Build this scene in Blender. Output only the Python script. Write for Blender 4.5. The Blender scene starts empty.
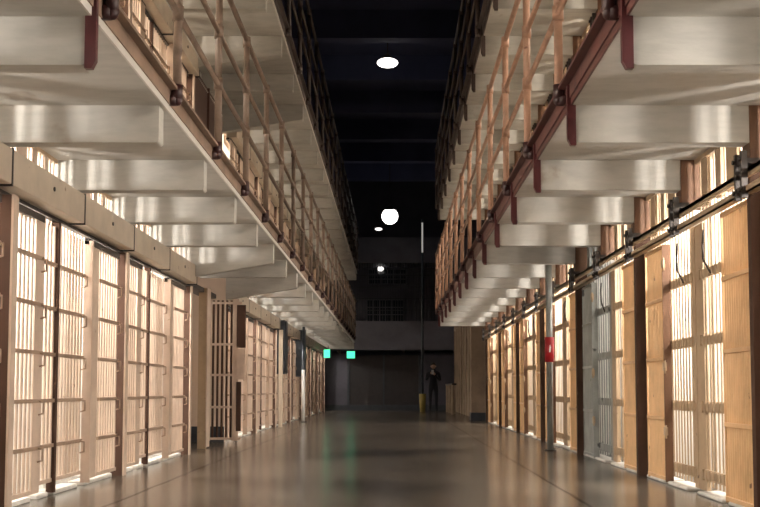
import bpy, math, random
from mathutils import Vector, Matrix
random.seed(7)
S = bpy.context.scene
COL = S.collection
PI = math.pi
P = 1.68                       # cell pitch along the aisle
B0 = 7.0                       # a cell boundary (beam centre line)
def bound(k): return B0 + P * k
T2 = 2.66                      # storey height
SLAB0, SLAB1, BEAM0 = 2.62, 2.75, 2.38
LX, RX = 2.62, 2.42            # grille planes, left and right of the aisle
LG, RG = 1.48, 1.15            # gallery edges
NL0, NL1 = -4, 21              # boundaries built on the left
NR0, NR1 = -4, 12

# ------------------------------------------------------------------ materials
def mat(name, col, rough=0.6, metal=0.0, var=0.12, scale=6.0, col2=None, bump=0.0, stretch=None, spec=0.5, wear=None):
    m = bpy.data.materials.new(name); m.use_nodes = True
    nt = m.node_tree; N = nt.nodes; L = nt.links
    b = N['Principled BSDF']
    b.inputs['Roughness'].default_value = rough; b.inputs['Metallic'].default_value = metal
    b.inputs['Specular IOR Level'].default_value = spec
    tc = N.new('ShaderNodeTexCoord'); mp = N.new('ShaderNodeMapping')
    geo = N.new('ShaderNodeNewGeometry')
    L.new(geo.outputs['Position'], mp.inputs['Vector'])
    if stretch: mp.inputs['Scale'].default_value = stretch
    nz = N.new('ShaderNodeTexNoise'); nz.inputs['Scale'].default_value = scale
    nz.inputs['Detail'].default_value = 5; nz.inputs['Roughness'].default_value = 0.6
    L.new(mp.outputs['Vector'], nz.inputs['Vector'])
    rp = N.new('ShaderNodeValToRGB')
    c2 = col2 or tuple(c * (1 - 2.2 * var) for c in col)
    rp.color_ramp.elements[0].position = 0.33; rp.color_ramp.elements[0].color = (*c2, 1)
    rp.color_ramp.elements[1].position = 0.62; rp.color_ramp.elements[1].color = (*col, 1)
    L.new(nz.outputs['Fac'], rp.inputs['Fac'])
    out = rp.outputs['Color']
    if wear:
        n2 = N.new('ShaderNodeTexNoise'); n2.inputs['Scale'].default_value = wear[1]; n2.inputs['Detail'].default_value = 8
        L.new(geo.outputs['Position'], n2.inputs['Vector'])
        r2 = N.new('ShaderNodeValToRGB')
        r2.color_ramp.elements[0].position = wear[2]; r2.color_ramp.elements[0].color = (0, 0, 0, 1)
        r2.color_ramp.elements[1].position = wear[2] + .05; r2.color_ramp.elements[1].color = (1, 1, 1, 1)
        L.new(n2.outputs['Fac'], r2.inputs['Fac'])
        mx = N.new('ShaderNodeMix'); mx.data_type = 'RGBA'
        L.new(r2.outputs['Color'], mx.inputs['Factor']); L.new(out, mx.inputs['A'])
        mx.inputs['B'].default_value = (*wear[0], 1)
        out = mx.outputs['Result']
    L.new(out, b.inputs['Base Color'])
    if bump:
        bp = N.new('ShaderNodeBump'); bp.inputs['Strength'].default_value = bump; bp.inputs['Distance'].default_value = 0.02
        L.new(nz.outputs['Fac'], bp.inputs['Height']); L.new(bp.outputs['Normal'], b.inputs['Normal'])
    return m
def emit(name, col, strength):
    m = bpy.data.materials.new(name); m.use_nodes = True
    b = m.node_tree.nodes['Principled BSDF']
    b.inputs['Base Color'].default_value = (*col, 1)
    b.inputs['Emission Color'].default_value = (*col, 1); b.inputs['Emission Strength'].default_value = strength
    return m

M = {}
M['concrete'] = mat('painted_concrete', (.475, .453, .41), .75, var=.07, scale=3.0, bump=.15, stretch=(1.2, 3, 5), wear=((.36, .32, .27), 2.6, .66))
M['interior'] = mat('cell_whitewash', (.76, .74, .70), .7, var=.04, scale=2.5)
M['bay'] = mat('bay_plaster', (.68, .54, .43), .7, var=.05, scale=2.5)
M['brown_dark'] = mat('dark_brown_door', (.028, .022, .022), .6)
M['dark_base'] = mat('dark_skirting', (.035, .04, .05), .5)
M['cream'] = mat('cream_steel_paint', (.60, .455, .355), .42, var=.08, scale=5, wear=((.30, .20, .13), 9, .70))
M['cream_shade'] = mat('shaded_cream_paint', (.34, .23, .16), .5, var=.1, scale=6)  # darker cream stands in for shadow lines along the crossbars
M['cream_box'] = mat('cream_box_paint', (.60, .50, .39), .5, var=.07, scale=4, wear=((.25, .17, .11), 7, .70))
M['tan'] = mat('tan_steel_paint', (.70, .44, .225), .45, var=.08, scale=5, wear=((.20, .11, .06), 11, .69))
M['tan_dull'] = mat('dull_tan_paint', (.46, .33, .21), .5, var=.08, scale=6, wear=((.16, .10, .06), 12, .68))
M['grey'] = mat('grey_steel_paint', (.33, .34, .32), .5, var=.12, scale=4, wear=((.05, .05, .05), 4, .64))
M['brown'] = mat('brown_pier_paint', (.13, .058, .025), .6, var=.1, scale=4)
M['brown_post'] = mat('brown_post_paint', (.075, .040, .027), .75, var=.1, scale=4, spec=.15)
M['dark_iron'] = mat('dark_iron', (.045, .035, .03), .45, metal=.3, var=.15)
M['maroon'] = mat('maroon_paint', (.085, .016, .018), .4, var=.15, scale=5)
M['maroon_dark'] = mat('dark_maroon_paint', (.045, .012, .012), .4, var=.15)
M['maroon_fascia'] = mat('maroon_edge_paint', (.105, .032, .026), .45, var=.15, scale=4, wear=((.05, .02, .02), 8, .62))
M['brown_fascia'] = mat('brown_edge_paint', (.27, .18, .13), .5, var=.15, scale=4)
M['lit_edge_rivet'] = mat('lit_edge_rivet_paint', (.62, .58, .53), .6, var=.05)  # pale tone paints the slab edge as lit; rivets share it
M['rail_pink'] = mat('pinkish_rail_paint', (.50, .29, .20), .42, var=.12, scale=7, wear=((.16, .07, .05), 10, .66))
M['rail_brown'] = mat('brown_rail_paint', (.23, .16, .12), .42, var=.12, scale=7)
M['shaded_rail'] = mat('shaded_rail_paint', (.10, .07, .06), .5)  # dark tone stands for the unlit steel of the topmost galleries
M['panel'] = mat('riveted_brown_steel', (.10, .05, .038), .5, var=.1)
M['steel'] = mat('galvanised_steel', (.27, .28, .27), .4, metal=.3, var=.1)
M['red'] = mat('red_band_paint', (.42, .012, .02), .4, var=.08)
M['white_paint'] = mat('white_paint', (.85, .83, .8), .5, var=.03)
M['sill'] = mat('white_sill_paint', (.80, .77, .72), .6, var=.1, scale=8)
M['blue_black'] = mat('blue_black_steel', (.05, .06, .075), .35, metal=.3, var=.2, scale=5)
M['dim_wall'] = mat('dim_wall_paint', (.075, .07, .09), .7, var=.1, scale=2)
M['gun_band'] = mat('grey_parapet_paint', (.12, .115, .14), .7, var=.1, scale=2)
M['gun_bars'] = mat('black_mesh_steel', (.03, .033, .04), .5)
M['ceiling'] = mat('blue_shade_ceiling_paint', (.085, .095, .19), .8, var=.1, scale=1)  # blue of the lifted shadows is put into this colour
M['block'] = mat('block_plaster', (.36, .26, .18), .75, var=.15, scale=2.2)
M['glass_dark'] = mat('night_window_glass', (.012, .016, .024), .12, var=.05)
M['yellow'] = mat('yellow_paint', (.25, .18, .03), .5, var=.1)
M['cloth_dark'] = mat('navy_cloth', (.012, .013, .02), .85)
M['skin'] = mat('skin', (.45, .27, .19), .55, var=.05)
M['hair'] = mat('dark_hair', (.02, .014, .01), .6)
M['phone'] = mat('white_phone_case', (.6, .6, .6), .3)
M['lamp_glow'] = emit('lamp_glass_glow', (1, .95, .9), 5)
M['lamp_glow_dim'] = emit('small_lamp_glow', (1, .95, .9), 2)
M['exit_glow'] = emit('green_sign_glow', (.06, .68, .36), 2.0)
M['pipe_glint'] = emit('pipe_glint_glow', (1, .95, .88), .3)  # imitates light caught on a pipe, no lamp

def floor_material():
    m = bpy.data.materials.new('polished_concrete_floor'); m.use_nodes = True
    nt = m.node_tree; N = nt.nodes; L = nt.links; b = N['Principled BSDF']
    geo = N.new('ShaderNodeNewGeometry')
    n1 = N.new('ShaderNodeTexNoise'); n1.inputs['Scale'].default_value = .6; n1.inputs['Detail'].default_value = 2; n1.inputs['Roughness'].default_value = .35
    n2 = N.new('ShaderNodeTexNoise'); n2.inputs['Scale'].default_value = 4; n2.inputs['Detail'].default_value = 4
    L.new(geo.outputs['Position'], n1.inputs['Vector']); L.new(geo.outputs['Position'], n2.inputs['Vector'])
    ad = N.new('ShaderNodeMath'); ad.operation = 'MULTIPLY_ADD'; ad.inputs[1].default_value = .5
    L.new(n2.outputs['Fac'], ad.inputs[0]); L.new(n1.outputs['Fac'], ad.inputs[2])
    rp = N.new('ShaderNodeValToRGB')
    e = rp.color_ramp.elements
    e[0].position = .50; e[0].color = (.066, .057, .048, 1); e[1].position = 1.0; e[1].color = (.19, .16, .125, 1)
    L.new(ad.outputs[0], rp.inputs['Fac'])
    sp = N.new('ShaderNodeSeparateXYZ'); L.new(geo.outputs['Position'], sp.inputs[0])
    prev = None
    wob = N.new('ShaderNodeTexNoise'); wob.inputs['Scale'].default_value = 1.5; L.new(geo.outputs['Position'], wob.inputs['Vector'])
    wm = N.new('ShaderNodeMath'); wm.operation = 'MULTIPLY_ADD'; wm.inputs[1].default_value = .05; wm.inputs[2].default_value = -.025
    L.new(wob.outputs['Fac'], wm.inputs[0])
    def line(sock, c, w):
        s = N.new('ShaderNodeMath'); s.operation = 'SUBTRACT'; s.inputs[1].default_value = c; L.new(sock, s.inputs[0])
        s2 = N.new('ShaderNodeMath'); s2.operation = 'ADD'; L.new(s.outputs[0], s2.inputs[0]); L.new(wm.outputs[0], s2.inputs[1])
        a = N.new('ShaderNodeMath'); a.operation = 'ABSOLUTE'; L.new(s2.outputs[0], a.inputs[0])
        l = N.new('ShaderNodeMath'); l.operation = 'LESS_THAN'; l.inputs[1].default_value = w; L.new(a.outputs[0], l.inputs[0])
        return l.outputs[0]
    lines = [line(sp.outputs['X'], 1.36, .016), line(sp.outputs['X'], -1.98, .016)]
    mxn = N.new('ShaderNodeMath'); mxn.operation = 'MAXIMUM'; L.new(lines[0], mxn.inputs[0]); L.new(lines[1], mxn.inputs[1])
    mx = N.new('ShaderNodeMix'); mx.data_type = 'RGBA'
    L.new(mxn.outputs[0], mx.inputs['Factor']); L.new(rp.outputs['Color'], mx.inputs['A']); mx.inputs['B'].default_value = (.018, .014, .01, 1)
    L.new(mx.outputs['Result'], b.inputs['Base Color'])
    rr = N.new('ShaderNodeMapRange'); rr.inputs['From Min'].default_value = .3; rr.inputs['From Max'].default_value = .7
    rr.inputs['To Min'].default_value = .20; rr.inputs['To Max'].default_value = .30
    L.new(n1.outputs['Fac'], rr.inputs['Value']); b.inputs['Roughness'].default_value = .19
    bp = N.new('ShaderNodeBump'); bp.inputs['Strength'].default_value = .05; bp.inputs['Distance'].default_value = .01
    L.new(n2.outputs['Fac'], bp.inputs['Height']); L.new(bp.outputs['Normal'], b.inputs['Normal'])
    sl = N.new('ShaderNodeMath'); sl.operation = 'MULTIPLY_ADD'; sl.inputs[1].default_value = -.30; sl.inputs[2].default_value = .32
    L.new(mxn.outputs[0], sl.inputs[0]); L.new(sl.outputs[0], b.inputs['Specular IOR Level'])
    return m
M['floor'] = floor_material()

# ------------------------------------------------------------------ mesh helpers
class MB:
    def __init__(s): s.v = []; s.f = []; s.smooth = set()
    def box(s, x0, x1, y0, y1, z0, z1):
        i = len(s.v)
        s.v += [(x, y, z) for z in (z0, z1) for y in (y0, y1) for x in (x0, x1)]
        for q in ((0, 2, 3, 1), (4, 5, 7, 6), (0, 1, 5, 4), (2, 6, 7, 3), (0, 4, 6, 2), (1, 3, 7, 5)):
            s.f.append(tuple(i + a for a in q))
        return s
    def cyl(s, p0, p1, r, n=8, r1=None, caps=True):
        p0, p1 = Vector(p0), Vector(p1); d = (p1 - p0).normalized()
        u = d.cross(Vector((0, 0, 1)) if abs(d.z) < .9 else Vector((0, 1, 0))).normalized(); w = d.cross(u)
        r1 = r if r1 is None else r1; i = len(s.v)
        for p, rr in ((p0, r), (p1, r1)):
            for k in range(n):
                a = 2 * PI * k / n; s.v.append(tuple(p + u * rr * math.cos(a) + w * rr * math.sin(a)))
        for k in range(n):
            k2 = (k + 1) % n; s.smooth.add(len(s.f)); s.f.append((i + k, i + k2, i + n + k2, i + n + k))
        if caps:
            s.f.append(tuple(i + k for k in reversed(range(n)))); s.f.append(tuple(i + n + k for k in range(n)))
        return s
    def tube(s, pts, r, n=8):
        for a, b in zip(pts, pts[1:]): s.cyl(a, b, r, n)
        for p in pts[1:-1]: s.ball(p, r, n, 5)
        return s
    def ball(s, c, r, n=10, m=6, sz=1.0):
        i = len(s.v); c = Vector(c)
        for a in range(1, m):
            t = PI * a / m
            for k in range(n):
                q = 2 * PI * k / n; s.v.append((c.x + r * math.sin(t) * math.cos(q), c.y + r * math.sin(t) * math.sin(q), c.z + r * sz * math.cos(t)))
        top = len(s.v); s.v.append((c.x, c.y, c.z + r * sz)); s.v.append((c.x, c.y, c.z - r * sz))
        for a in range(m - 2):
            for k in range(n):
                k2 = (k + 1) % n; s.smooth.add(len(s.f))
                s.f.append((i + a * n + k, i + (a + 1) * n + k, i + (a + 1) * n + k2, i + a * n + k2))
        for k in range(n):
            k2 = (k + 1) % n; s.smooth.update((len(s.f), len(s.f) + 1))
            s.f.append((top, i + k, i + k2)); s.f.append((top + 1, i + (m - 2) * n + k2, i + (m - 2) * n + k))
        return s
    def prism_y(s, poly, y0, y1):          # poly: (x, z) outline, extruded along y
        i = len(s.v); n = len(poly)
        s.v += [(x, y0, z) for x, z in poly] + [(x, y1, z) for x, z in poly]
        for k in range(n):
            k2 = (k + 1) % n; s.f.append((i + k, i + k2, i + n + k2, i + n + k))
        s.f.append(tuple(i + k for k in reversed(range(n)))); s.f.append(tuple(i + n + k for k in range(n)))
        return s
    def lathe(s, prof, c, n=20):           # prof: (r, z)
        i = len(s.v)
        for r, z in prof:
            for k in range(n):
                a = 2 * PI * k / n; s.v.append((c[0] + r * math.cos(a), c[1] + r * math.sin(a), c[2] + z))
        for a in range(len(prof) - 1):
            for k in range(n):
                k2 = (k + 1) % n; s.smooth.add(len(s.f))
                s.f.append((i + a * n + k, i + a * n + k2, i + (a + 1) * n + k2, i + (a + 1) * n + k))
        return s
    def mesh(s, name, m):
        me = bpy.data.meshes.new(name); me.from_pydata(s.v, [], s.f)
        for k in s.smooth: me.polygons[k].use_smooth = True
        me.validate(); me.materials.append(m)
        import bmesh
        bm = bmesh.new(); bm.from_mesh(me); bmesh.ops.recalc_face_normals(bm, faces=bm.faces); bm.to_mesh(me); bm.free()
        return me
def obj(name, mb, m, parent=None, loc=(0, 0, 0), bevel=0):
    me = mb.mesh(name, M[m]) if isinstance(mb, MB) else mb
    o = bpy.data.objects.new(name, me); COL.objects.link(o); o.location = loc
    if parent: o.parent = parent
    if bevel:
        bv = o.modifiers.new('bevel', 'BEVEL'); bv.width = bevel; bv.segments = 2; bv.limit_method = 'ANGLE'
    return o
CACHE = {}
def cached(key, fn, m):
    if (key, m) not in CACHE: CACHE[(key, m)] = fn().mesh(key, M[m])
    return CACHE[(key, m)]
def tag(o, label, cat, group=None, kind=None):
    o['label'] = label; o['category'] = cat
    if group: o['group'] = group
    if kind: o['kind'] = kind
    return o
def thing(name, label, cat, loc=(0, 0, 0), group=None, rz=0):
    o = bpy.data.objects.new(name, None); COL.objects.link(o); o.location = loc; o.rotation_euler = (0, 0, rz); o.empty_display_size = .2
    return tag(o, label, cat, group)
def struct(name, mb, m, parent=None, bevel=0):
    o = obj(name, mb, m, parent, bevel=bevel)
    if not parent: o['kind'] = 'structure'
    return o
def copy_tree(o, parent=None):
    c = o.copy(); COL.objects.link(c)
    if parent: c.parent = parent
    for ch in list(o.children): copy_tree(ch, c)
    return c
def kids_copy(src, dst):
    for ch in list(src.children):
        copy_tree(ch, dst)
ORD = ('first second third fourth fifth sixth seventh eighth ninth tenth eleventh twelfth thirteenth fourteenth fifteenth sixteenth '
       'seventeenth eighteenth nineteenth twentieth twenty-first twenty-second twenty-third twenty-fourth twenty-fifth twenty-sixth').split()

# ------------------------------------------------------------------ setting
END = 42.6
struct('floor', MB().box(-6, 6, -8, 46, -.2, 0), 'floor')
def cell_block(side, sgn, x_front, ks, skip=()):
    """partition walls, back wall and floors of one row of cells, two storeys high"""
    xb = 4.7
    def bx(a, b, y0, y1, z0, z1): return MB().box(min(sgn * a, sgn * b), max(sgn * a, sgn * b), y0, y1, z0, z1)
    y0, y1 = bound(ks[0]) - .08, bound(ks[-1]) + .08
    struct('wall_%s_back' % side, bx(xb, xb + .15, y0, y1, 0, SLAB0 + T2 + .13), 'interior')
    for z0, z1 in ((0, SLAB0), (SLAB1, SLAB0 + T2)):
        for k in ks:
            if (k, z0 > 1) in skip: continue
            struct('wall_%s_partition' % side, bx(x_front + .1, xb, bound(k) - .07, bound(k) + .07, z0, z1), 'interior')
    for z in (SLAB0, SLAB0 + T2): struct('ceiling_%s_cells' % side, bx(x_front + .1, xb, y0, y1, z, z + .13), 'interior')
KL = list(range(NL0, NL1 + 1)); KR = list(range(NR0, NR1 + 1))
cell_block('left', -1, LX, KL, {(5, False), (6, False)})
cell_block('right', 1, RX, KR)
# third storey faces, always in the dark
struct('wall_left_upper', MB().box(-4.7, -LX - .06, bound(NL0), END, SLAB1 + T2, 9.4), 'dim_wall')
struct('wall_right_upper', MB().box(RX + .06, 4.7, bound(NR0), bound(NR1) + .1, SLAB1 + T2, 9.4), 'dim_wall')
# stair bay on the left, recessed
bay = MB().box(-3.25, -3.15, bound(4) + .1, bound(6) - .07, 0, SLAB0)
struct('wall_bay', bay, 'bay')
struct('baseboard_bay', MB().box(-3.15, -3.12, bound(4) + .1, bound(6) - .07, 0, .24), 'dark_base')
struct('wall_bay_end', MB().box(-4.7, -LX + .02, bound(6) - .10, bound(6) + .04, 0, SLAB0), 'bay')
struct('baseboard_bay_end', MB().box(-3.12, -LX + .02, bound(6) - .12, bound(6) - .10, 0, .24), 'dark_base')
# ceiling with cross beams
ce = struct('ceiling', MB().box(-6, 6, -8, 47, 9.4, 9.6), 'ceiling')
for i in range(14):
    y = 4.2 + 3.36 * i
    struct('ceiling_beam', MB().box(-4.7, 4.7, y, y + .35, 8.75, 9.4), 'ceiling', ce)
# far end wall
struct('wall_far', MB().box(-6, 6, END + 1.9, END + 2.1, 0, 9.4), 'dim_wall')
struct('wall_right_far', MB().box(4.7, 4.85, bound(NR1), END + 2, 0, 9.4), 'dim_wall')

# ------------------------------------------------------------------ galleries
def rounded_beam_poly(x_edge, x_wall, z_bot, z_wall, sgn, r=.02):
    pts = [(x_edge, SLAB0)]
    for k in range(5):
        a = PI / 2 * k / 4
        pts.append((x_edge + r - r * math.cos(a), z_bot + r - r * math.sin(a)))
    pts += [(x_wall, z_wall), (x_wall, SLAB0)]
    return [(sgn * x, z) for x, z in pts]
def gallery(sgn, edge, wall, ks, y0, y1, dz, label, strap_all, haunch, fas_mat, strap_mat='maroon'):
    g = thing('gallery_walkway', label, 'walkway', (sgn * (edge + wall) / 2, y0, SLAB0 + dz), 'gallery walkways along the cell rows')
    inv = Vector((-sgn * (edge + wall) / 2, -y0, -SLAB0))
    def add(name, mb, m, bevel=0):
        return obj(name, mb, m, g, tuple(inv), bevel)
    def bx(mb, a, b, ya, yb, z0, z1): return mb.box(min(sgn * a, sgn * b), max(sgn * a, sgn * b), ya, yb, z0, z1)
    add('slab', bx(MB(), edge, wall, y0, y1, SLAB0, SLAB1), 'concrete')
    add('edge_strip', bx(MB(), edge - .012, edge, y0, y1, SLAB0, SLAB0 + .045), 'lit_edge_rivet' if sgn < 0 else fas_mat)
    f = bx(MB(), edge - .02, edge, y0, y1, SLAB0 + .045, SLAB1 + .03); bx(f, edge - .07, edge, y0, y1, SLAB1 + .01, SLAB1 + .03)
    add('edge_channel', f, fas_mat)
    for k in ks:
        zw = BEAM0 - (.2 if k in haunch else 0)
        add('beam', MB().prism_y(rounded_beam_poly(edge + .02, wall, BEAM0, zw, sgn), bound(k) - .07, bound(k) + .07), 'concrete')
    for k in ks:
        if strap_all or k < 0:
            st = MB().prism_y([(sgn * (edge - .035), SLAB1), (sgn * (edge - .035), BEAM0 + .02), (sgn * (edge - .015), BEAM0 - .02), (sgn * (edge + .02), BEAM0 - .02), (sgn * (edge + .02), SLAB1)], bound(k) - .085, bound(k) - .045)
            add('hanger_strap', st, strap_mat)
    return g
W_L, W_R = LX + .1, RX + .1
gallery(-1, LG, W_L, range(-3, NL1 + 1), bound(-4), END - .3, 0, 'long white concrete walkway over the left cells, lowest gallery on that side', False, (4, 6), 'brown_fascia')
gallery(1, RG, W_R, range(-3, NR1 + 1), bound(-4), bound(NR1) + .12, 0, 'white concrete walkway with maroon edge over the right cells, lowest gallery on that side', True, (), 'maroon_fascia')
gallery(-1, LG - .08, W_L, range(-3, NL1 + 1), bound(-4), END - .3, T2, 'topmost concrete walkway in shadow on the left, above the second row of cells', False, (4, 6), 'shaded_rail', 'shaded_rail')
gallery(1, RG, W_R, range(-3, NR1 + 1), bound(-4), bound(NR1) + .12, T2, 'topmost concrete walkway in shadow on the right, above the second row of cells', True, (), 'shaded_rail', 'shaded_rail')

def railing(sgn, edge, ks, y1, dz, label, m, msock):
    x = sgn * (edge - .06)
    r = thing('railing', label, 'railing', (x, bound(-4), SLAB1 + dz), 'pipe railings on the galleries')
    for h, rad in ((.53, .022), (.96, .022), (1.44, .026)):
        obj('rail', MB().cyl((0, 0, h), (0, y1 - bound(-4), h), rad, 8), m, r)
    def post():
        b = MB().cyl((0, 0, .02), (0, 0, 1.45), .029, 10)
        for h in (.53, .96, 1.42): b.cyl((0, 0, h - .05), (0, 0, h + .05), .038, 10)
        return b
    def sock():
        b = MB().cyl((0, 0, .05), (0, 0, -.05), .038, 10).ball((0, 0, -.05), .039, 10, 6)
        b.cyl((0, 0, -.05), (-sgn * -.06, 0, -.05), .04, 10)
        return b
    for k in ks:
        y = bound(k) - 1.58 - bound(-4)
        if y < 0 or y > y1 - bound(-4): continue
        p = obj('post', cached('post', post, m), m, r, (0, y, 0))
        obj('post_socket', cached('socket%d' % sgn, sock, msock), msock, p)
    return r
railing(-1, LG, range(-3, NL1 + 2), END - .4, 0, 'brown three-rail pipe railing on the left lower gallery', 'rail_brown', 'maroon_dark')
railing(1, RG, range(-3, NR1 + 2), bound(NR1) + .1, 0, 'pinkish brown three-rail pipe railing on the right lower gallery', 'rail_pink', 'maroon_dark')
railing(-1, LG - .08, range(-3, NL1 + 2), END - .4, T2, 'dark pipe railing in shadow on the left topmost gallery', 'shaded_rail', 'shaded_rail')
railing(1, RG, range(-3, NR1 + 2), bound(NR1) + .1, T2, 'dark pipe railing in shadow on the right topmost gallery', 'shaded_rail', 'shaded_rail')

# ------------------------------------------------------------------ barred panels
def bars_mb(w, z0, z1, s, r, off=None, n=6):
    b = MB(); off = s / 2 if off is None else off
    y = off
    while y < w - .01:
        b.cyl((0, y, z0), (0, y, z1), r, n, caps=False); y += s
    return b
def panel(root, sgn, w, z0, z1, levels, m, s=.085, r=.009, off=None, y=0, x=0, cross_h=.028, hook=True, plate=None, cross_m=None):
    """bars, flat crossbars, hooks and an optional plate as parts of root; local y runs along the aisle, -sgn*x faces it"""
    key = 'bars_%.2f_%.2f_%.2f_%.3f_%.3f_%s' % (w, z0, z1, s, r, off)
    obj('bar_grille', cached(key, lambda: bars_mb(w, z0, z1, s, r, off), m), m, root, (x, y, 0))
    cm = cross_m or m
    for z in levels:
        ck = 'cross_%.2f_%.3f' % (w, cross_h)
        obj('crossbar', cached(ck, lambda: MB().box(-.012, .012, 0, w, -cross_h / 2, cross_h / 2), cm), cm, root, (x - sgn * .012, y, z))
        if hook:
            hk = 'hook_%d' % sgn
            obj('hook', cached(hk, lambda: MB().tube([(0, 0, 0), (-sgn * .035, 0, -.01), (-sgn * .035, 0, -.09), (0, -.0, -.1)], .007, 6), cm), cm, root, (x - sgn * .02, y + w - .06, z))
    if plate:
        pk = 'plate_%.2f_%.2f' % (plate[1] - plate[0], z1 - z0)
        obj('stile', cached(pk, lambda: MB().box(-.006, .006, 0, plate[1] - plate[0], z0, z1), m), m, root, (x - sgn * .01, y + plate[0], 0))

LV = (.38, .72, 1.07, 1.42, 1.76)
left_n = {1: 0, 2: 0}
def left_module(y0, y1, dz, names, far):
    """two mirrored cells: door, fixed grille, plate, door"""
    tier = 1 if dz == 0 else 2
    where = 'left ground row' if tier == 1 else 'left upper row'
    grp = ' on the left ground row' if tier == 1 else ' behind the left lower gallery railing'
    L = y1 - y0
    a, b, c, d = .03 * L, .225 * L, .61 * L, .955 * L
    n = left_n[tier]; left_n[tier] += 1
    z1 = 2.06
    base = SLAB1 if tier == 2 else 0
    floor_z = base
    # door A
    t = thing('cell_door', 'cream barred door with side plate, %s, %s pair from camera, nearer leaf' % (where, ORD[n]), 'cell door', (-LX + .03, y0 + a, floor_z), 'cream sliding doors' + grp)
    w = b - a
    panel(t, -1, w, .07, z1, LV, 'cream', plate=(w * .70, w), s=.085, r=.0125, cross_m='cream_shade')
    obj('top_hanger', MB().box(-.02, .02, 0, w, z1 - .03, z1 + .02), 'dark_iron', t)
    obj('bottom_bar', MB().box(-.014, .014, 0, w, .055, .085), 'cream', t)
    # fixed grille
    t = thing('cell_front', 'fixed cream cell grille, %s, between the doors of the %s pair' % (where, ORD[n]), 'cell grille', (-LX, y0 + b, floor_z), 'fixed cream grilles' + grp)
    w1 = (c - b)
    panel(t, -1, w1, .1, z1, LV, 'cream', s=.085, r=.0125, cross_m='cream_shade')
    obj('divider', MB().box(-.03, .03, w1 * .34, w1 * .34 + .05, .02, 2.1), 'brown_post', t)
    obj('bottom_bar', MB().box(-.014, .014, 0, w1, .1, .13), 'cream', t)
    # door C
    t = thing('cell_door', 'cream barred door with broad plate, %s, %s pair from camera, farther leaf' % (where, ORD[n]), 'cell door', (-LX + .03, y0 + c, floor_z), 'cream sliding doors' + grp)
    w2 = d - c
    obj('stile', MB().box(-.02, .012, .03, .34 * w2, .05, z1), 'cream', t)
    obj('edge_strip', MB().box(-.02, .055, 0, .03, .03, z1), 'cream', t)
    panel(t, -1, w2 * .64, .07, z1, LV, 'cream', y=w2 * .36, s=.085, r=.0125, cross_m='cream_shade')
    obj('top_hanger', MB().box(-.02, .02, 0, w2, z1 - .03, z1 + .02), 'dark_iron', t)
    obj('bottom_bar', MB().box(-.014, .014, .36 * w2, w2, .055, .085), 'cream', t)
    # post at the far end
    t = thing('door_post', 'brown door post with light edge, %s, just beyond the %s pair of doors' % (where, ORD[n]), 'post', (-LX, y1, floor_z), 'brown door posts' + grp)
    obj('shaft', MB().box(-.03, .085, -.06, .0, 0, 2.1), 'brown_post', t)
    obj('edge_strip', MB().box(.085, .10, -.07, .03, 0, 2.1), 'cream', t)
    # sill
    if tier == 1:
        s = MB()
        for q0, q1 in ((a + .1, a + .5), (b + .05, b + .3), (b + .45, c - .1), (c + .1, d - .05)):
            s.box(-LX - .12, -LX + .02, y0 + q0, y0 + q1, 0, .035)
        tag(obj('door_sill', s, 'sill', bevel=.008), 'white sill strip on the floor under the %s pair of left cell doors' % ORD[n], 'sill', 'white sills under the left doors')
for y0, y1 in ((3.95, 7.3), (7.36, 10.42), (10.48, 13.74)): left_module(y0, y1, 0, None, False)
for j in range(7): left_module(bound(6) + .05 + 3.36 * j, bound(8) + 3.36 * j, 0, None, True)
for y0, y1 in ((7.05, 10.36), (10.41, 13.72)): left_module(y0, y1, T2, None, True)
for j in range(7): left_module(bound(6) + .05 + 3.36 * j, bound(8) + 3.36 * j, T2, None, True)

# transom grilles and locking boxes, one per cell
def transom_bars_shades(): return bars_mb(P - .14, 2.04, SLAB0, .085, .010).box(-.012, .012, P - .14 - .285, P - .14 - .205, 2.3, SLAB0).box(-.012, .012, P - .14 - .55, P - .14 - .47, 2.3, SLAB0).box(-.012, .012, P - .14 - .90, P - .14 - .70, 2.3, SLAB0)  # added plates among the bars block cell light to shape beam patches
nb = {1: 0, 2: 0}
for tier in (1, 2):
    for k in range(-2, NL1):
        if k in (4, 5): continue
        n = nb[tier]; nb[tier] += 1
        z = 0 if tier == 1 else T2
        w = 'left ground cells' if tier == 1 else 'left upper cells'
        t = thing('transom_grille', 'short barred transom over the %s, %s from camera' % (w, ORD[n]), 'transom grille', (-LX - .06, bound(k) + .07, z), 'barred transoms over the ' + w)
        obj('bar_grille', cached('transom_bars_shades', transom_bars_shades, 'cream'), 'cream', t)
        obj('head_bar', cached('head_bar', lambda: MB().box(-.045, .02, -.005, P - .135, SLAB0 - .03, SLAB0), 'tan_dull'), 'tan_dull', t)
        t = thing('lock_box', 'long cream steel lock box over the %s, %s from camera' % (w, ORD[n]), 'lock box', (-LX, bound(k) + .06, z + 2.13), 'cream lock boxes over the ' + w)
        bx = cached('lock_box', lambda: MB().box(-.02, .15, .0, P - .02, 0, .235), 'cream_box')
        o = obj('cover', bx, 'cream_box', t, bevel=.008)
        obj('end_seam', cached('end_seam', lambda: MB().box(-.02, .153, P - .02, P, -.01, .24), 'dark_iron'), 'dark_iron', t)
        obj('bolt', cached('box_bolt', lambda: MB().cyl((.15, .86, .13), (.158, .86, .13), .017, 10), 'dark_iron'), 'dark_iron', t)
        obj('underside_strip', cached('under_strip', lambda: MB().box(-.02, .03, 0, P, -.03, -.005), 'dark_iron'), 'dark_iron', t)  # dark strip along the underside of the lock box

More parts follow.
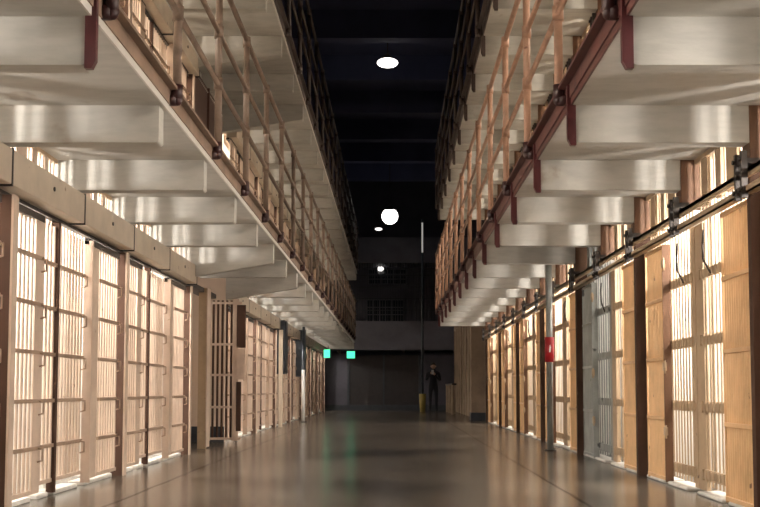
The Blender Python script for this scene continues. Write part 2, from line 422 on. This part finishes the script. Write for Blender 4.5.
# ------------------------------------------------------------------ right row
RLV = (.15, .67, 1.185, 1.70)
def right_front(k, tier):
    z = 0 if tier == 1 else T2
    n = k - (-2)
    grey = (k == 3 and tier == 1)
    gm = 'grey' if grey else 'tan_dull'
    w = P - .12
    where = 'right ground row' if tier == 1 else 'right upper row'
    lab = ('grey-painted fixed cell grille with dark stains on the right row' if grey else 'tan fixed cell grille with toothed crossbars, %s, %s from camera' % (where, ORD[n]))
    t = thing('cell_front', lab, 'cell grille', (RX, bound(k) + .06, z), 'fixed tan grilles on the ' + where)
    sp = .09 if k < 2 else .14
    obj('bar_grille', cached('rbars%.2f' % sp, lambda: bars_mb(w, .06, SLAB0, sp, .0075), gm), gm, t)
    def cross():
        b = MB().box(-.012, .012, 0, w, -.03, .03); y = .0
        while y < w - .05:
            b.box(-.018, .012, y + .02, y + .055, -.042, .042); y += .09
        return b
    for zz in RLV: obj('crossbar', cached('rcross', cross, gm), gm, t, (-.015, 0, zz))
    odd = (k % 2 != 0)
    # odd boundaries carry broad stiles; every far end carries a slim one
    if odd: obj('stile', cached('rstile', lambda: MB().box(-.02, .012, -.05, .05, .03, 2.1), gm), gm, t)
    obj('stile', cached('rstile_far', lambda: MB().box(-.02, .012, w - .16, w + .055, .03, 2.1), gm), gm, t)
    obj('transom_shade_plate', cached('rshade_plate_a', lambda: MB().box(-.02, .012, w - .33, w - .16, 2.22, SLAB0), gm), gm, t)  # added plate, blocks cell light to shape the patches on the beams
    obj('transom_shade_plate', cached('rplate_b', lambda: MB().box(-.02, .012, w - .67, w - .535, 2.22, SLAB0), gm), gm, t)  # tan plate over the door; its width also parts the beam patches
    obj('transom_shade_plate', cached('rshade_plate_c', lambda: MB().box(-.02, .012, w - 1.05, w - .80, 2.22, SLAB0), gm), gm, t)  # added plate, cuts off cell light at the outer beam patch
    obj('head_bar', cached('rhead', lambda: MB().box(-.03, .02, 0, w, SLAB0 - .04, SLAB0), gm), gm, t)
    lv = cached('lever', lambda: MB().tube([(-.05, .0, 2.02), (-.05, .03, 1.92), (-.04, .06, 1.80), (-.03, -.10, 1.68)], .009, 6), 'dark_iron')
    if k % 3 != 2: obj('lever_rod', lv, 'dark_iron', t, (0, .35 if odd else w - .3, 0))
for k in range(-2, NR1): right_front(k, 1); right_front(k, 2)
# piers at the boundaries: brown corbel blocks; full height at even boundaries
for tier in (1, 2):
    for k in range(-1, NR1 + 1):
        z = 0 if tier == 1 else T2
        even = (k % 2 == 0)
        w = 'right ground row' if tier == 1 else 'right upper row'
        tag(obj('beam_corbel', MB().box(2.28, RX + .1, bound(k) - .075, bound(k) + .075, 2.24 + z, SLAB0 + z), 'brown'), 'brown painted corbel block under a gallery beam, %s, %s from camera' % (w, ORD[k + 1]), 'corbel', 'brown corbels on the ' + w)
        if even: tag(obj('wall_pier', MB().box(2.29, RX + .1, bound(k) - .035, bound(k) + .035, z + (.0 if tier == 1 else SLAB1 - T2), 2.235 + z), 'brown_post'), 'brown painted pier between paired cell doors, %s, %s from camera' % (w, ORD[(k + 1) // 2]), 'pier', 'brown piers on the ' + w)
# sliding doors
def right_door(kk, side, m, label):
    e = bound(kk)
    y0, y1 = (e + .04, e + .70) if side > 0 else (e - .95, e - .33)
    w = y1 - y0
    t = thing('cell_door', label, 'cell door', (2.335, y0, 0), 'tan sliding doors on the right row')
    obj('bar_grille', cached('rdoor_%.2f' % w, lambda: bars_mb(w, .03, 2.04, .05, .012, .025), m), m, t)
    for z in (.05, .56, 1.07, 1.58, 2.03):
        obj('crossbar', cached('rdcross_%.2f' % w, lambda: MB().box(-.024, .012, 0, w, -.014, .014), m), m, t, (0, 0, z))
    obj('stile', cached('rdstile_shaded', lambda: MB().box(-.018, .05, -.012, 0, .02, 2.05), 'brown' if m != 'grey' else 'grey'), 'brown', t)  # near edge coloured brown to stand for its unlit side
    obj('stile', cached('rdstile_far', lambda: MB().box(-.018, .04, 0, .012, .02, 2.05), m), m, t, (0, w, 0))
    for z in (.45, 1.0, 1.88):
        obj('latch', cached('rlatch', lambda: MB().box(-.03, .0, -.045, -.012, -.035, .035).cyl((-.02, -.05, -.06), (-.02, -.05, .05), .01, 8), 'tan_dull'), 'tan_dull', t, (0, 0, z))
rd = 0
for kk in range(-2, NR1 + 1, 2):
    for side in (-1, 1):
        y = bound(kk) + (.3 if side > 0 else -.6)
        if y < 5.5 or y > bound(NR1): continue
        grey = (kk == 4 and side < 0)
        if grey: lab = 'grey-painted sliding cell door with dark stains on the right row'
        else: lab = 'tan barred sliding door, right ground row, %s tan door from camera' % ORD[rd]; rd += 1
        right_door(kk, side, 'grey' if grey else 'tan', lab)
# door track with paired brackets
def track(tier, label):
    z = 0 if tier == 1 else T2
    y0, y1 = bound(-2), bound(NR1)
    t = thing('door_track', label, 'door track', (2.275, y0, z + 2.05), 'sliding door tracks')
    obj('upper_channel', MB().box(-.02, .045, 0, y1 - y0, .13, .16).box(-.02, -.008, 0, y1 - y0, .10, .16), 'tan_dull', t)
    obj('lower_angle', MB().box(-.035, .03, 0, y1 - y0, .0, .012).box(-.035, -.025, 0, y1 - y0, 0, .045), 'tan_dull', t)
    def br():
        b = MB()
        for dy in (-.07, .05): b.box(-.06, -.02, dy, dy + .035, -.03, .27)
        b.box(-.05, .06, -.07, .085, .19, .225).box(-.05, .0, -.07, .085, .02, .05)
        for dy in (-.05, .07):
            for h in (.02, .22): b.cyl((-.06, dy, h), (-.075, dy, h), .016, 8)
        return b
    for k in range(-1, NR1 + 1):
        obj('bracket', cached('track_bracket', br, 'dark_iron'), 'dark_iron', t, (0, bound(k) - y0 - .03, 0))
track(1, 'dark iron sliding door track with paired brackets above the right ground doors')
track(2, 'dark iron sliding door track behind the right upper railing')
# white sills under the right doors
for k in range(-1, NR1):
    mb = MB()
    for a, b in ((.12, .72), (.86, 1.5)): mb.box(2.33, 2.52, bound(k) + a, bound(k) + b, 0, .03)
    tag(obj('door_sill', mb, 'sill', bevel=.02), 'white rounded sill strip on floor below right cells, %s from camera' % ORD[k + 1], 'sill', 'white sills under the right doors')

# ------------------------------------------------------------------ left stair bay: gate, posts, riveted panel
t = thing('entry_post', 'beige steel post with small frame beside the open barred gate', 'post', (-2.62, 15.1, 0))
obj('shaft', MB().box(-.05, .06, -.05, .05, 0, 2.2), 'tan_dull', t); obj('face_plate', MB().box(.06, .075, -.07, .2, .02, 2.2), 'cream', t)
t = thing('barred_gate', 'heavy barred gate swung open into the aisle on the left, facing the camera', 'gate', (-2.83, 16.15, 0), rz=math.radians(3))
gw = .60
fr = MB().box(0, .15, -.02, .02, .06, 2.14)
obj('stile', fr, 'cream', t)
g = MB()
for i in range(5): g.cyl((.185 + i * .066, 0, .08), (.185 + i * .066, 0, 2.12), .017, 8, caps=False)
obj('bar_grille', g, 'brown_post', t)
obj('stile', MB().box(.47, .56, -.03, .02, .06, 2.14), 'cream', t)
for z in (.09, .55, 1.02, 1.47, 2.08): obj('crossbar', MB().box(.13, gw, -.03, .02, z - .017, z + .017), 'cream', t)
obj('lock_plate', MB().box(.53, .66, -.045, -.02, 1.42, 2.05), 'brown_post', t)
obj('lock_plate', MB().box(.53, .66, -.045, -.02, .95, 1.40), 'cream', t)
obj('lock_plate', MB().box(.53, .60, -.045, -.02, .2, .92), 'brown_post', t)
obj('label_frame', MB().box(.05, .11, -.03, -.02, 1.75, 1.77).box(.05, .11, -.03, -.02, 1.93, 1.95).box(.05, .06, -.03, -.02, 1.75, 1.95).box(.10, .11, -.03, -.02, 1.75, 1.95), 'dark_iron', t)
obj('hinge', MB().cyl((.0, -.02, .4), (.0, -.02, .55), .025, 10).cyl((.0, -.02, 1.6), (.0, -.02, 1.75), .025, 10), 'dark_iron', t)
tag(obj('bay_lintel', MB().box(-2.78, -2.60, bound(4) + .05, 16.1, 2.14, 2.2), 'dark_iron'), 'dark steel lintel over the stair bay opening on the left', 'lintel')
t = thing('riveted_panel', 'brown riveted steel sheet wall on the left upper gallery behind the railing', 'steel panel', (-LX, bound(4) + .2, SLAB1))
obj('sheet', MB().box(-.02, .0, 0, 2.7, 0, 2.3), 'panel', t)
rv = MB()
for i in range(34):
    for z in (.06, .75, 1.5, 2.24): rv.ball((.004, .04 + .0795 * i, z), .012, 6, 4)
obj('rivet_rows', rv, 'lit_edge_rivet', t)
obj('rib', MB().box(0, .03, 1.32, 1.36, 0, 2.3), 'panel', t)

# dark cabinets and poles further along the left row
def cabinet(x, y, z0, z1, label):
    t = thing('control_cabinet', label, 'cabinet', (x, y, z0))
    obj('body', MB().box(-.16, .06, 0, .55, 0, z1 - z0), 'blue_black', t, bevel=.01)
    obj('door', MB().box(.06, .08, .03, .52, .03, z1 - z0 - .03), 'blue_black', t)
    obj('handle', MB().cyl((.1, .48, .5), (.1, .48, .62), .012, 8), 'steel', t)
cabinet(-LX + .19, 24.0, 1.15, 2.33, 'blue black steel cabinet on the left row, nearer of two, beside a pale post')
cabinet(-LX + .19, 29.2, 1.15, 2.45, 'blue black steel cabinet on the left row, farther of two, behind a thin pole')
tag(obj('service_post', MB().box(-2.47, -2.39, 23.75, 23.86, 0, 2.1), 'cream_box'), 'pale square post standing on the floor below the nearer blue black cabinet', 'post')
t = thing('standpipe', 'thin dark pole with white lower half standing by the left cells', 'pole', (-2.24, 27.5, 0))
obj('pipe', MB().cyl((0, 0, 0), (0, 0, BEAM0), .035, 10), 'blue_black', t)
obj('painted_sleeve', MB().cyl((0, 0, .02), (0, 0, 1.3), .045, 10), 'white_paint', t)
obj('base_flange', MB().cyl((0, 0, 0), (0, 0, .02), .09, 12), 'dark_iron', t)
# right pole with red band
t = thing('standpipe', 'grey steel pole with red band standing by the right cells', 'pole', (2.08, 14.6, 0))
obj('pipe', MB().cyl((0, 0, 0), (0, 0, SLAB0), .043, 14), 'steel', t)
bd = obj('red_band', MB().cyl((0, 0, 1.17), (0, 0, 1.50), .062, 16), 'red', t)
obj('white_mark', MB().prism_y([(-.012, 1.30), (.004, 1.30), (.012, 1.36), (.004, 1.40), (-.006, 1.39)], -.068, -.06), 'white_paint', bd)
obj('base_flange', MB().cyl((0, 0, 0), (0, 0, .015), .08, 14), 'dark_iron', t)

# ------------------------------------------------------------------ beyond the right row
wp = thing('block_wall', 'dim plastered end block beyond the right cells, with dark base', 'wall', (2.35, 29.3, 0))
obj('pier', MB().box(-.27, .35, 0, .5, .2, 3.2), 'block', wp)
obj('pier_base', MB().box(-.28, .36, -.01, .51, 0, .2), 'dark_base', wp)
obj('panel_wall', MB().box(-.02, .35, .5, 12.6, 0, 3.2), 'block', wp)
for i in range(9): obj('pilaster', MB().box(-.06, -.02, 1.3 + 1.3 * i, 1.45 + 1.3 * i, 0, 3.0), 'block', wp)
fe = thing('barrier_rack', 'low rack of upright posts standing by the far right wall', 'barrier', (1.95, 36.5, 0))
for i in range(6): obj('upright', MB().cyl((.10 * (i % 2), i * .9 - .5, 0), (.10 * (i % 2), i * .9 - .5, 1.0), .05, 10), 'block', fe)
obj('top_rail', MB().box(-.02, .12, -.6, 4.1, .96, 1.02), 'dark_iron', fe)
fc = thing('hall_column', 'slim dark column with yellow foot near the far wall', 'column', (1.08, 40.2, 0))
obj('shaft', MB().cyl((0, 0, 0), (0, 0, 7.1), .05, 12), 'blue_black', fc)
obj('foot_guard', MB().cyl((0, 0, 0), (0, 0, .66), .10, 12, .13), 'yellow', fc)
obj('pipe_highlight', MB().cyl((0, -.06, 5.85), (0, -.06, 6.95), .028, 10), 'pipe_glint', fc)  # glow stands in for light falling on the upper column

# ------------------------------------------------------------------ far end: barred gun gallery
gg = thing('guard_gallery', 'two-level barred guard gallery across the far end wall', 'guard gallery', (0, END, 0))
obj('parapet', MB().box(-2.66, 4.6, 0, .12, 2.35, 3.47), 'gun_band', gg)
obj('parapet', MB().box(-2.66, 4.6, 0, .12, 5.75, 6.75), 'gun_band', gg)
obj('deck', MB().box(-2.66, 4.6, .12, 1.8, 2.35, 2.5), 'gun_band', gg)
obj('deck', MB().box(-2.66, 4.6, .12, 1.8, 5.75, 5.9), 'gun_band', gg)
cg = MB()
for i in range(72): cg.cyl((-2.6 + i * .1, .06, 3.47), (-2.6 + i * .1, .06, 5.75), .012, 5, caps=False)
for z in (3.9, 4.35, 4.8, 5.25): cg.box(-2.66, 4.6, .045, .075, z - .015, z + .015)
obj('bar_cage', cg, 'gun_bars', gg)
for x in (-2.2, 0.3, 2.6): obj('bracket', MB().prism_y([(x, 2.35), (x + .15, 2.35), (x + .15, 2.2)], .0, .12), 'dark_iron', gg)
for i, (x0, x1, z0, z1) in enumerate(((-1.0, .55, 5.1, 5.7), (-1.05, .45, 3.55, 4.45))):
    w = struct('window_%d' % (i + 1), MB().box(x0, x1, END + 1.86, END + 1.9, z0, z1), 'glass_dark')
    f = MB()
    for q in range(7):
        x = x0 + (x1 - x0) * q / 6; f.box(x - .015, x + .015, END + 1.83, END + 1.87, z0, z1)
    for q in range(4):
        z = z0 + (z1 - z0) * q / 3; f.box(x0, x1, END + 1.83, END + 1.87, z - .015, z + .015)
    struct('window_frame', f, 'gun_band', w)
d = struct('door_1', MB().box(-1.7, 1.0, END + .5, END + .56, 0, 2.17), 'brown_dark')
struct('door_frame', MB().box(-1.8, -1.7, END + .46, END + .6, 0, 2.18).box(1.0, 1.1, END + .46, END + .6, 0, 2.18).box(-.4, -.33, END + .47, END + .6, 0, 2.17), 'dark_base', d)
struct('wall_under_gallery', MB().box(-4.6, -1.8, END + .5, END + .6, 0, 2.18).box(1.1, 4.6, END + .5, END + .6, 0, 2.18), 'dim_wall')
struct('baseboard_far', MB().box(-4.6, 4.6, END + .42, END + .5, 0, .22), 'dark_base')

# exit signs
def exit_sign(x, y, z, rz, label):
    t = thing('exit_sign', label, 'exit sign', (x, y, z), 'green exit signs', rz)
    obj('housing', MB().box(-.17, .17, 0, .08, -.01, .29), 'dark_base', t)
    obj('lit_face', MB().box(-.155, .155, -.012, 0, .005, .275), 'exit_glow', t)
    obj('hanger', MB().cyl((0, .04, .29), (0, .04, .4), .012, 8), 'dark_iron', t)
exit_sign(-1.63, END - .12, 2.02, 0, 'glowing green sign box hanging over the far aisle end')
exit_sign(-2.18, 36.3, 1.86, math.radians(-48), 'smaller turned green sign box at the end of the left cells')

# lamps
def lamp(x, y, z, r, sz, ztop, label, small=False):
    t = thing('pendant_lamp', label, 'lamp', (x, y, z), 'ceiling lamps')
    obj('globe', MB().ball((0, 0, 0), r, 20, 12, sz), 'lamp_glow_dim' if small else 'lamp_glow', t)
    obj('cap', MB().lathe([(.02, r * sz + .12), (.10, r * sz + .06), (r * .8, r * sz * .75), (r * .78, r * sz * .7)], (0, 0, 0)), 'dark_iron', t)
    obj('cord', MB().cyl((0, 0, r * sz), (0, 0, ztop - z), .012, 6), 'dark_iron', t)
lamp(-.13, 25.6, 8.55, .25, .40, 9.4, 'oval white lamp hanging under the dark ceiling, nearest of the ceiling lamps')
lamp(-.11, 38.5, 6.93, .29, 1.0, 9.4, 'round white globe lamp glowing above the far end of the aisle')
lamp(-.55, 41.6, 6.93, .14, .4, 9.4, 'tiny flat white lamp just below left of the globe lamp', True)
lamp(-.50, END + 1.2, 5.65, .13, .8, 5.75, 'small white lamp inside the barred guard gallery', True)

# ------------------------------------------------------------------ person near the far wall
def skin(name, verts, edges, m, parent, sub=1):
    me = bpy.data.meshes.new(name); me.from_pydata([v[:3] for v in verts], edges, []); me.materials.append(M[m])
    o = bpy.data.objects.new(name, me); COL.objects.link(o)
    if parent: o.parent = parent
    md = o.modifiers.new('skin', 'SKIN'); md.use_smooth_shade = True
    for i, v in enumerate(verts):
        sv = me.skin_vertices[0].data[i]; sv.radius = (v[3], v[4] if len(v) > 4 else v[3]); sv.use_root = (i == 0)
    s = o.modifiers.new('sub', 'SUBSURF'); s.levels = sub; s.render_levels = sub
    return o
pr = thing('person', 'person in dark clothes standing near the far wall, holding a pale phone up', 'person', (1.45, 39.6, 0))
V = [(0, 0, .95, .15, .11), (0, 0, 1.12, .14, .10), (0, 0, 1.32, .17, .11), (0, 0, 1.45, .13, .09), (0, -.01, 1.53, .055), (0, -.02, 1.62, .075, .09), (0, -.02, 1.72, .07, .085),
     (-.10, 0, .88, .09), (-.11, -.01, .50, .062), (-.12, .02, .09, .045), (-.13, -.12, .045, .04),
     (.10, 0, .88, .09), (.11, -.01, .50, .062), (.12, .02, .09, .045), (.13, -.12, .045, .04),
     (-.20, 0, 1.41, .06), (-.26, -.04, 1.15, .045), (-.15, -.24, 1.31, .035), (-.09, -.29, 1.40, .028),
     (.20, 0, 1.41, .06), (.25, -.03, 1.14, .045), (.13, -.22, 1.24, .035), (.04, -.28, 1.36, .028)]
E = [(0, 1), (1, 2), (2, 3), (3, 4), (4, 5), (5, 6), (0, 7), (7, 8), (8, 9), (9, 10), (0, 11), (11, 12), (12, 13), (13, 14), (3, 15), (15, 16), (16, 17), (17, 18), (3, 19), (19, 20), (20, 21), (21, 22)]
body = skin('body', V, E, 'cloth_dark', pr, 1)
obj('face', MB().ball((0, -.045, 1.655), .083, 16, 12, 1.28).ball((0, -.135, 1.645), .016, 8, 6, 1.5).ball((-.085, -.03, 1.65), .02, 8, 6, 1.5).ball((.085, -.03, 1.65), .02, 8, 6, 1.5), 'skin', pr)
obj('hair', MB().ball((0, -.02, 1.70), .098, 14, 10, 1.0), 'hair', pr)
for sx, (hx, hy, hz) in ((-1, (-.085, -.295, 1.41)), (1, (.035, -.285, 1.37))):
    hb = MB().ball((hx, hy, hz), .034, 10, 8, 1.3)
    for i in range(4):
        z = hz + .04 - .022 * i
        hb.tube([(hx, hy, z), (hx - sx * .03, hy - .03, z + .006), (hx - sx * .06, hy - .02, z + .004)], .0085, 6)
    hb.tube([(hx, hy, hz + .03), (hx - sx * .02, hy - .01, hz + .065)], .010, 6)
    obj('hand', hb, 'skin', pr)
tag(obj('phone', MB().box(1.45 - .075, 1.45 + .005, 39.6 - .345, 39.6 - .335, 1.36, 1.52), 'phone', bevel=.003), 'pale phone held up in both hands by the person in dark clothes', 'phone')

# ------------------------------------------------------------------ light
def point(name, loc, energy, col, r=.06):
    l = bpy.data.lights.new(name, 'POINT'); l.energy = energy; l.color = col; l.shadow_soft_size = r
    o = bpy.data.objects.new(name, l); COL.objects.link(o); o.location = loc
    return o
WHITE = (1, .945, .88); WARM = (1, .88, .74)
for k in range(-3, NL1):
    if k in (4, 5):
        if k == 4: point('bay_light', (-2.95, bound(k) + 1.5, 2.1), 8, WHITE)
        continue
    y = bound(k) + .31
    far = max(.5, 1 - max(0, y - 13) / 30)
    point('cell_light', (-LX - .86, y, 2.3), 200 * far, WHITE, .068)
    point('cell_light', (-LX - .86, y, 2.3 + T2), 95 * far, WARM, .068)
for k in range(-3, NR1):
    y = bound(k) + .31
    point('cell_light', (RX + .75, y, 2.2), 30 if k == 3 else 178 * (1 if k < 6 else .85), WHITE, .068)
    point('cell_light', (RX + .75, y, 2.2 + T2), 95, WARM, .068)
def area(name, loc, rot, sx, sy, energy, col):
    l = bpy.data.lights.new(name, 'AREA'); l.shape = 'RECTANGLE'; l.size = sx; l.size_y = sy; l.energy = energy; l.color = col
    o = bpy.data.objects.new(name, l); COL.objects.link(o); o.location = loc; o.rotation_euler = rot
    return o
# added fill behind the camera, between the galleries; no known lamp there
for y in (-1.5, -5): point('added_fill', (0, y, 3.2), 12, WARM, .25)

w = bpy.data.worlds.new('night'); S.world = w; w.use_nodes = True
w.node_tree.nodes['Background'].inputs[0].default_value = (.25, .3, .6, 1); w.node_tree.nodes['Background'].inputs[1].default_value = .01

# ------------------------------------------------------------------ camera
cd = bpy.data.cameras.new('camera'); cam = bpy.data.objects.new('camera', cd); COL.objects.link(cam)
F = 1098.0; PITCH = math.radians(4)
cd.sensor_width = 36; cd.lens = 36 * F / 760
cam.location = (0, 0, .80); cam.rotation_euler = (PI / 2 + PITCH, 0, 0)
cd.shift_x = -(393 - 380) / 760; cd.shift_y = (390 - F * math.tan(PITCH) - 253.5) / 760
cd.clip_start = .05; cd.clip_end = 200
S.camera = cam
vs = S.view_settings
vs.view_transform = 'Standard'; vs.look = 'None'; vs.exposure = 0; vs.gamma = 1; vs.use_curve_mapping = False
